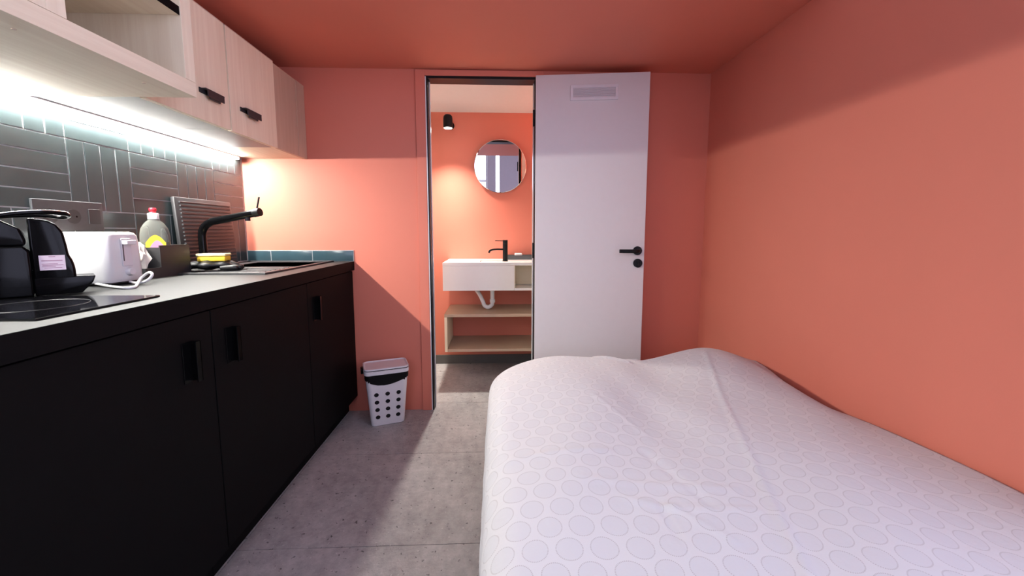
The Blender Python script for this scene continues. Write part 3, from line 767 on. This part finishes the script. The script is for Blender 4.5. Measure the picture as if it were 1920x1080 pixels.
for (xx, yy_) in ((-0.965, 0.895), (-0.96, 1.19)):
    bm = bmesh.new(); lathe(bm, (xx, yy_, zb0-0.001), [(0.004, 0), (0.004, 0.0012)], 12); obj('cover_cap', bm, 'oak_edge', t)
# LED strip under the cabinets
t = thing('led_strip_light', (XT+0.012, 1.4, 1.472), 'bright white LED strip light under the wall cabinets along the tiles', 'lamp')
bm = bmesh.new()
bx(bm, XT+0.001, XT+0.0265, 0.32, 2.314, 1.4845, 1.4888)
bx(bm, XT+0.001, XT+0.0265, 2.314, 2.320, 1.4725, 1.4888)
obj('channel', bm, 'led_channel', t)
bm = bmesh.new()
lp = [(XT+0.004, 1.4843), (XT+0.0235, 1.4843), (XT+0.0240, 1.4800), (XT+0.0225, 1.4760), (XT+0.017, 1.4732), (XT+0.010, 1.4732), (XT+0.0055, 1.4760), (XT+0.004, 1.4800)]
loft(bm, [[(x, y, z) for x, z in lp] for y in (0.325, 1.0, 1.7, 2.3135)])
obj('diffuser', bm, 'led', t)
obj('frosted_lip', box(XT+0.0242, XT+0.0265, 0.32, 2.314, 1.4800, 1.4844), 'led_lip', t)

# ------------------------------------------------------------------ waste bin
bo = Vector((-0.694, 2.162, 0)); ba = math.radians(20)
BMx = Matrix.Translation(bo) @ Matrix.Rotation(ba, 4, 'Z')      # local x along the front, y to the back
t = thing('waste_bin', (-0.62, 2.24, 0), 'white plastic waste bin with round holes, black liner and lid by the doorway', 'waste bin')
bw, bd, bh = 0.180, 0.118, 0.300
cxb, cyb = bw/2, bd/2
def bl(w_, d_, z, r=0.02): return [(cxb+x, cyb+y, z) for x, y in rrect(w_, d_, r)]
bm = bmesh.new()
loft(bm, [bl(bw+0.050, bd+0.034, bh, 0.026), bl(bw, bd, 0.004), bl(bw-0.008, bd-0.008, 0.0), bl(bw-0.010, bd-0.010, 0.004, 0.018), bl(bw+0.044, bd+0.028, bh, 0.024)], cap0=False, cap1=True)
n = len(bl(bw, bd, 0)); bm.verts.ensure_lookup_table()
a = [bm.verts[i] for i in range(n)]; b2 = [bm.verts[4*n+i] for i in range(n)]
for f_ in [f for f in bm.faces if len(f.verts) == n]: bm.faces.remove(f_)
bm.faces.new([bm.verts[3*n+i] for i in range(n)]); bm.faces.new([bm.verts[2*n+i] for i in range(n)][::-1])
for f_ in [f for f in bm.faces if all(v in bm.verts[2*n:4*n] for v in f.verts) and len(f.verts) == 4]: bm.faces.remove(f_)
for k in range(n): bm.faces.new((a[k], b2[k], b2[(k+1) % n], a[(k+1) % n]))
bm.faces.ensure_lookup_table()
bmesh.ops.recalc_face_normals(bm, faces=bm.faces)
me = bpy.data.meshes.new('bin_tmp'); bm.to_mesh(me); bm.free()
tmp = bpy.data.objects.new('bin_tmp', me); COL.objects.link(tmp)
bm = bmesh.new()
for r_ in range(4):
    for c_ in range(3):
        z = 0.052+r_*0.044; x = cxb + (c_-1)*(0.052+0.008*z/0.2)
        tube(bm, [(x, -0.03, z), (x, 0.03, z)], 0.0125, 16)
for r_ in range(4):
    for c_ in range(2):
        z = 0.052+r_*0.044; y = cyb+(c_-0.5)*0.045
        tube(bm, [(-0.03, y, z), (0.03, y, z)], 0.0125, 16)
bmesh.ops.recalc_face_normals(bm, faces=bm.faces)
me2 = bpy.data.meshes.new('cut_tmp'); bm.to_mesh(me2); bm.free()
cut = bpy.data.objects.new('cut_tmp', me2); COL.objects.link(cut)
md = tmp.modifiers.new('b', 'BOOLEAN'); md.operation = 'DIFFERENCE'; md.object = cut; md.solver = 'EXACT'
bpy.context.view_layer.update()
ev = tmp.evaluated_get(bpy.context.evaluated_depsgraph_get())
bm = bmesh.new(); bm.from_mesh(ev.to_mesh()); ev.to_mesh_clear()
bpy.data.objects.remove(tmp); bpy.data.objects.remove(cut); bpy.data.meshes.remove(me); bpy.data.meshes.remove(me2)
obj('body', xform(bm, BMx), 'white_plastic', t, smooth=35)
bm = bmesh.new(); loft(bm, [bl(bw-0.016, bd-0.016, 0.006), bl(bw+0.028, bd+0.014, bh-0.02)]); obj('inner_bag', xform(bm, BMx), 'black_soft', t, smooth=40)
# liner folded over the outside, hanging lower in the middle
bm = bmesh.new(); m_ = 6
out = bl(bw+0.056, bd+0.040, bh, 0.028)
# subdivide the straight runs so the fold can sag
def dens(ring, per=4):
    o_ = []
    for i in range(len(ring)):
        p, q = Vector(ring[i]), Vector(ring[(i+1) % len(ring)])
        for j in range(per): o_.append(p.lerp(q, j/per))
    return o_
drings = []
base_ring = dens(out, 5)
for k in range(m_+1):
    ring = []
    for i, p in enumerate(base_ring):
        s = k/m_
        fx = min(max((p.x+0.026)/(bw+0.052), 0), 1)
        sag = 0.026 + 0.036*math.sin(math.pi*fx)**0.8 + 0.004*math.sin(i*0.9)
        zz = bh-0.001-sag*s
        taper = 1 - 0.17*(bh-zz)/bh + 0.010*math.sin(i*1.3+k)*s
        ring.append((cxb+(p.x-cxb)*taper, cyb+(p.y-cyb)*taper, zz))
    drings.append(ring)
loft(bm, drings, cap0=False, cap1=False)
bmesh.ops.solidify(bm, geom=list(bm.faces), thickness=0.0012)
obj('bin_liner', xform(bm, BMx), 'black_soft', t, smooth=60)
bm = bmesh.new()
loft(bm, [bl(bw+0.060, bd+0.044, bh+0.001, 0.028), bl(bw+0.062, bd+0.046, bh+0.022, 0.028), bl(bw+0.048, bd+0.032, bh+0.022, 0.022), bl(bw+0.048, bd+0.032, bh+0.002, 0.022)], False, False)
obj('rim', xform(bm, BMx), 'white_plastic', t, smooth=40)
bm = bmesh.new()
loft(bm, [bl(bw+0.056, bd+0.040, bh+0.022, 0.026), bl(bw+0.056, bd+0.040, bh+0.027, 0.026)]); obj('seal', xform(bm, BMx), 'black_soft', t)
bm = bmesh.new()
loft(bm, [bl(bw+0.060, bd+0.044, bh+0.027, 0.028), bl(bw+0.060, bd+0.044, bh+0.035, 0.028), bl(bw+0.048, bd+0.032, bh+0.036, 0.022), bl(bw+0.038, bd+0.022, bh+0.030, 0.018)], True, True)
obj('lid', xform(bm, BMx), 'white_plastic', t, smooth=35)
obj('hinge_clip', xform(box(-0.044, -0.027, cyb-0.02, cyb+0.03, bh-0.004, bh+0.026, bev=0.004), BMx), 'black_gloss', t, smooth=40)

# ------------------------------------------------------------------ bed and duvet
BL, BRx, BF, BN = -0.005, 1.205, 1.905, -0.06
t = thing('bed', (0.6, 0.92, 0), 'low bed with dark base pushed against the terracotta wall, under the duvet', 'bed')
obj('base', box(BL+0.01, BRx, BN, BF-0.01, 0.05, 0.20, bev=0.004), 'bed_base', t)
obj('mattress', box(BL+0.02, BRx-0.01, BN+0.01, BF-0.03, 0.20, 0.405, bev=0.035, seg=3), 'mattress', t, smooth=60)
for xx in (BL+0.06, BRx-0.06):
    for yy_ in (BN+0.06, BF-0.08):
        bm = bmesh.new(); lathe(bm, (xx, yy_, 0), [(0.02, 0), (0.024, 0.05)], 14); obj('leg', bm, 'black_metal', t, smooth=40)

def gs(x, y, cx, cy, sx, sy, a=0.0):
    dx, dy = x-cx, y-cy
    c, s = math.cos(a), math.sin(a)
    u, v = (dx*c+dy*s)/sx, (-dx*s+dy*c)/sy
    return math.exp(-0.5*(u*u+v*v))
def ridge(x, y, ax, ay, bx_, by_, w, h):
    """soft crease along a segment"""
    dx, dy = bx_-ax, by_-ay; l2 = dx*dx+dy*dy
    s = ((x-ax)*dx+(y-ay)*dy)/l2; sc = min(max(s, 0), 1)
    px, py = ax+dx*sc, ay+dy*sc; d2 = (x-px)**2+(y-py)**2
    return h*math.exp(-d2/(2*w*w))
def top_z(x, y):
    z = 0.462
    z += 0.055*gs(x, y, 0.36, 1.62, 0.22, 0.26)          # far left swell
    z += 0.080*gs(x, y, 0.98, 1.70, 0.16, 0.26)          # far right hump
    z += 0.030*gs(x, y, 0.22, 1.05, 0.18, 0.35)
    z += 0.030*gs(x, y, 0.75, 0.85, 0.22, 0.35)
    z -= 0.018*gs(x, y, 0.52, 1.25, 0.07, 0.30, 0.25)    # valley
    z -= 0.014*gs(x, y, 0.66, 1.75, 0.07, 0.25)
    z -= 0.060*gs(x, y, 1.235, 1.50, 0.055, 0.16)        # slack beside the wall
    z += ridge(x, y, 0.93, 1.72, 0.50, 0.50, 0.006, 0.006)   # seam of the cover
    z += ridge(x, y, -0.02, 1.00, 0.30, 1.02, 0.008, 0.004)
    z += ridge(x, y, 0.34, 1.34, 0.44, 1.12, 0.006, 0.003)
    z += ridge(x, y, 0.40, 1.02, 0.47, 0.80, 0.007, -0.0035)
    z += ridge(x, y, 0.29, 0.83, 0.38, 0.80, 0.006, 0.004)
    z += ridge(x, y, 0.38, 0.80, 0.46, 0.70, 0.005, 0.0035)
    z += ridge(x, y, 0.38, 0.80, 0.56, 0.79, 0.006, 0.003)
    z += ridge(x, y, 0.20, 0.90, 0.55, 0.86, 0.008, 0.003)
    z += ridge(x, y, 0.36, 0.83, 0.355, 0.72, 0.005, -0.004)
    z += ridge(x, y, 0.46, 1.84, 0.60, 1.76, 0.008, 0.010) + ridge(x, y, 0.55, 1.86, 0.66, 1.83, 0.007, 0.010)
    z += 0.004*math.sin(9*x+4*y) * math.sin(6*y-3*x) + 0.003*math.sin(17*x-9*y+1)
    return z
# flat cloth coordinates: a (0 at the wall, growing to the left), b (0 at the near end, growing away)
RC = 0.17; RR = 0.075
AX, AY = 0.045, 1.80       # inner edges (start of the rounding) left x and far y
def profile(s):
    if s <= 0: return 0.0, 0.0
    if s < RR*math.pi/2: return RR*math.sin(s/RR), RR*(1-math.cos(s/RR))
    return RR, RR+(s-RR*math.pi/2)
def cloth(a, b):
    x, y = 1.228-a, BN-0.03+b
    # signed distance beyond a rectangle with one rounded corner (left / far)
    qx, qy = (AX+RC)-x, y-(AY-RC)
    if qx > 0 and qy > 0:
        r = math.hypot(qx, qy); s = r-RC; nx, ny = -qx/r, qy/r
    elif qx-RC > qy-RC: s = qx-RC; nx, ny = -1.0, 0.0
    else: s = qy-RC; nx, ny = 0.0, 1.0
    if s <= 0:
        z = top_z(x, y)
        return Vector((x, y, z))
    ex, ey = x-nx*s, y-ny*s
    o, dn = profile(s)
    tang = ex*ny*1.0 + ey*(-nx)
    fold = 0.010*math.sin(tang*34+1.2*math.sin(tang*11))*min(1, max(0, (dn-0.05)/0.2))
    o += fold + 0.010*min(1, dn/0.3)
    z = top_z(ex+nx*min(o, 0.05), ey+ny*min(o, 0.05)) - dn
    return Vector((ex+nx*o, ey+ny*o, z))
NA, NB = 170, 230
LA, LBn = 1.228-AX + 0.36, AY-(BN-0.03) + 0.34
bm = bmesh.new(); uvl = bm.loops.layers.uv.new('UVMap'); grid = []
for j in range(NB+1):
    grid.append([bm.verts.new(cloth(LA*i/NA, LBn*j/NB)) for i in range(NA+1)])
for j in range(NB):
    for i in range(NA):
        f_ = bm.faces.new((grid[j][i], grid[j+1][i], grid[j+1][i+1], grid[j][i+1]))
        for lpz, (ii, jj) in zip(f_.loops, ((i, j), (i, j+1), (i+1, j+1), (i+1, j))):
            lpz[uvl].uv = (LA*ii/NA, LBn*jj/NB)
dv = obj('duvet', bm, 'duvet', smooth=180)
md = dv.modifiers.new('thickness', 'SOLIDIFY'); md.thickness = 0.016; md.offset = -1
tag(dv, 'white duvet with dashed grey ring pattern spread over the bed', 'duvet')

# ------------------------------------------------------------------ bathroom furniture
VX0, VX1, VY0, VZ0, VZ1 = -0.376, 0.52, 2.83, 0.664, 0.862
t = thing('bathroom_vanity', (0.07, 3.04, VZ0), 'white wall-hung washbasin vanity with a cream side niche', 'vanity')
bm = bmesh.new(); NX = 0.128
bx(bm, VX0, NX, VY0, YB-0.001, VZ0, VZ1-0.020, bev=0.002)
obj('body', bm, 'ceramic', t)
bm = bmesh.new()
bx(bm, NX+0.0005, VX1, VY0, YB-0.001, VZ0, VZ0+0.016); bx(bm, VX1-0.016, VX1, VY0, YB-0.001, VZ0+0.016, VZ1-0.021)
obj('niche_frame', bm, 'ceramic', t)
bm = bmesh.new(); bx(bm, NX+0.001, VX1-0.017, VY0+0.22, VY0+0.235, VZ0+0.0165, VZ1-0.021); bx(bm, NX+0.0005, NX+0.006, VY0+0.004, VY0+0.2195, VZ0+0.0165, VZ1-0.021)
obj('niche_back', bm, 'cream', t)
bm = bmesh.new()
# top slab with a basin opening
OX0, OX1, OY0, OY1 = -0.12, 0.30, 2.90, 3.13
bx(bm, VX0, OX0, VY0, YB-0.001, VZ1-0.0195, VZ1); bx(bm, OX1, VX1, VY0, YB-0.001, VZ1-0.0195, VZ1); bx(bm, OX0, OX1, VY0, OY0, VZ1-0.0195, VZ1); bx(bm, OX0, OX1, OY1, YB-0.001, VZ1-0.0195, VZ1)
obj('top_slab', bm, 'ceramic', t)
obj('basin', box(OX0, OX1, OY0, OY1, VZ1-0.0195, VZ1-0.014), 'ceramic', t)
bm = bmesh.new(); py = 3.03
tube(bm, smooth_path([(-0.030, py, VZ0+0.001), (-0.030, py, VZ0-0.06), (-0.030, py, 0.545), (-0.036, py, 0.524), (-0.062, py, 0.508), (-0.090, py, 0.520), (-0.102, py, 0.552), (-0.128, py+0.03, 0.600), (-0.160, py+0.10, 0.630), (-0.180, YB-0.004, 0.635)], 7), 0.0155, 14)
tp = obj('drain_trap', bm, 'white_gloss', t, smooth=60)
for zz in (0.545, 0.632):
    bm = bmesh.new(); lathe(bm, (-0.030, py, zz), [(0.020, 0), (0.020, 0.024)], 16); obj('union_nut', bm, 'white_gloss', tp, smooth=40)
# faucet
fx_, fy_ = 0.066, 2.955
t = thing('bathroom_tap', (fx_, fy_, VZ1), 'tall black basin tap with thin pin lever on the white vanity', 'tap')
bm = bmesh.new(); lathe(bm, (fx_, fy_, VZ1), [(0.022, 0), (0.022, 0.004), (0.0185, 0.006), (0.0185, 0.128)], 22); obj('body', bm, 'black_metal', t, smooth=40)
bm = bmesh.new(); lathe(bm, (fx_, fy_, VZ1+0.1285), [(0.0185, 0), (0.0185, 0.028)], 22); hd = obj('head', bm, 'black_metal', t, smooth=40)
bm = bmesh.new(); tube(bm, [(fx_-0.015, fy_-0.006, VZ1+0.150), (fx_-0.073, fy_-0.028, VZ1+0.152)], 0.0026, 8); obj('pin_lever', bm, 'black_metal', hd, smooth=60)
bm = bmesh.new(); tube(bm, smooth_path([(fx_-0.012, fy_-0.006, VZ1+0.088), (fx_-0.06, fy_-0.030, VZ1+0.090), (fx_-0.095, fy_-0.05, VZ1+0.088), (fx_-0.112, fy_-0.058, VZ1+0.080), (fx_-0.118, fy_-0.060, VZ1+0.066)], 6), 0.0072, 12); obj('spout', bm, 'black_metal', t, smooth=60)
# tray with soap
t = tag(obj('soap_tray', (lambda b: (bx(b, 0.085, 0.30, 3.14, 3.235, VZ1, VZ1+0.006, bev=0.002), bx(b, 0.085, 0.30, 3.135, 3.141, VZ1, VZ1+0.034, bev=0.002), bx(b, 0.085, 0.30, 3.232, 3.238, VZ1, VZ1+0.034, bev=0.002), bx(b, 0.085, 0.091, 3.14, 3.236, VZ1, VZ1+0.034, bev=0.002), bx(b, 0.294, 0.30, 3.14, 3.236, VZ1, VZ1+0.034, bev=0.002), b)[-1])(bmesh.new()), 'steel'), 'dark grey rectangular tray behind the basin tap', 'tray')
t = tag(obj('soap_bar', box(0.145, 0.205, 3.16, 3.21, VZ1+0.0062, VZ1+0.050, bev=0.008, seg=3), 'white_gloss', smooth=50), 'small white soap pack standing in the dark tray', 'soap')
# low open shelf
SX0, SX1, SY0, SZ0, SZ1 = -0.374, 0.52, 2.86, 0.212, 0.490
t = thing('bathroom_shelf', (0.07, 3.05, SZ0), 'oak open shelf unit hanging low under the white vanity', 'shelf')
obj('top_board', box(SX0, SX1, SY0, YB-0.001, SZ1-0.022, SZ1, bev=0.001), 'oak_x', t)
obj('bottom_board', box(SX0+0.020, SX1-0.020, SY0, YB-0.001, SZ0, SZ0+0.020, bev=0.001), 'oak_x', t)
obj('side_board', box(SX0, SX0+0.0195, SY0, YB-0.001, SZ0, SZ1-0.0225, bev=0.001), 'oak_v', t)
obj('side_board', box(SX1-0.0195, SX1, SY0, YB-0.001, SZ0, SZ1-0.0225, bev=0.001), 'oak_v', t)
obj('back_rail', box(SX0+0.020, SX1-0.020, YB-0.019, YB-0.001, SZ1-0.095, SZ1-0.0225), 'oak_x', t)
# mirror
t = thing('round_mirror', (0.035, YB-0.012, 1.384), 'round frameless mirror on the terracotta bathroom wall', 'mirror')
bm = bmesh.new(); tube(bm, [(0.035, YB-0.022, 1.588), (0.035, YB-0.001, 1.588)], 0.185, 48); obj('back_plate', bm, 'alu', t)
bm = bmesh.new(); tube(bm, [(0.035, YB-0.0285, 1.588), (0.035, YB-0.0270, 1.588), (0.035, YB-0.0225, 1.588)], [0.2005, 0.204, 0.204], 64); obj('mirror_glass', bm, 'mirror', t, smooth=20)
# spotlight
lx, ly, lz = -0.347, 3.05, 1.885
t = thing('spotlight', (lx, ly, lz-0.03), 'small black cylindrical spotlight shining down beside the round mirror', 'lamp')
bm = bmesh.new(); lathe(bm, (lx, ly, lz-0.055), [(0.033, 0), (0.034, 0.012), (0.034, 0.065), (0.031, 0.083), (0.022, 0.092)], 28); obj('housing', bm, 'black_metal', t, smooth=40)
bm = bmesh.new(); lathe(bm, (lx, ly, lz-0.0585), [(0.014, 0), (0.028, 0.001), (0.030, 0.0032)], 28); obj('lens', bm, 'bulb', t, smooth=40)
bm = bmesh.new(); tube(bm, [(lx, ly+0.030, lz+0.010), (lx, YB-0.010, lz+0.010)], 0.008, 12); obj('arm', bm, 'black_metal', t, smooth=40)
bm = bmesh.new(); tube(bm, [(lx, YB-0.012, lz+0.010), (lx, YB-0.001, lz+0.010)], 0.028, 24); obj('wall_rose', bm, 'black_metal', t, smooth=40)
sl = bpy.data.lights.new('spot_beam', 'SPOT'); sl.energy = SPOT_POWER; sl.spot_size = math.radians(124); sl.spot_blend = 1.0; sl.shadow_soft_size = 0.022; sl.color = (1.0, 0.93, 0.84)
so = bpy.data.objects.new('spot_beam', sl); COL.objects.link(so); so.parent = t
so.location = Vector((lx, ly, lz-0.062)) - WORLD[t.name]; so.rotation_euler = (math.radians(-17), 0, 0)

# unseen fill lamp, added so its bounce brightens the white bathroom ceiling
t = thing('added_fill_lamp', (1.30, 2.86, ZBC-0.012), 'added unseen fill lamp brightening the bathroom ceiling from beyond the partition', 'lamp')
bm = bmesh.new(); lathe(bm, (1.30, 2.86, ZBC-0.012), [(0.045, 0), (0.048, 0.0115)], 28); obj('trim_ring', bm, 'white_gloss', t, smooth=40)
bm = bmesh.new(); lathe(bm, (1.30, 2.86, ZBC-0.0135), [(0.030, 0), (0.034, 0.001)], 28); obj('lens', bm, 'bulb', t)
dl = bpy.data.lights.new('added_fill_beam', 'SPOT'); dl.energy = 480; dl.spot_size = math.radians(115); dl.spot_blend = 0.5; dl.shadow_soft_size = 0.03; dl.color = (1.0, 0.96, 0.90)
do = bpy.data.objects.new('added_fill_beam', dl); COL.objects.link(do); do.parent = t; do.location = (0, 0, -0.006)
print('objects', len(SC.objects))
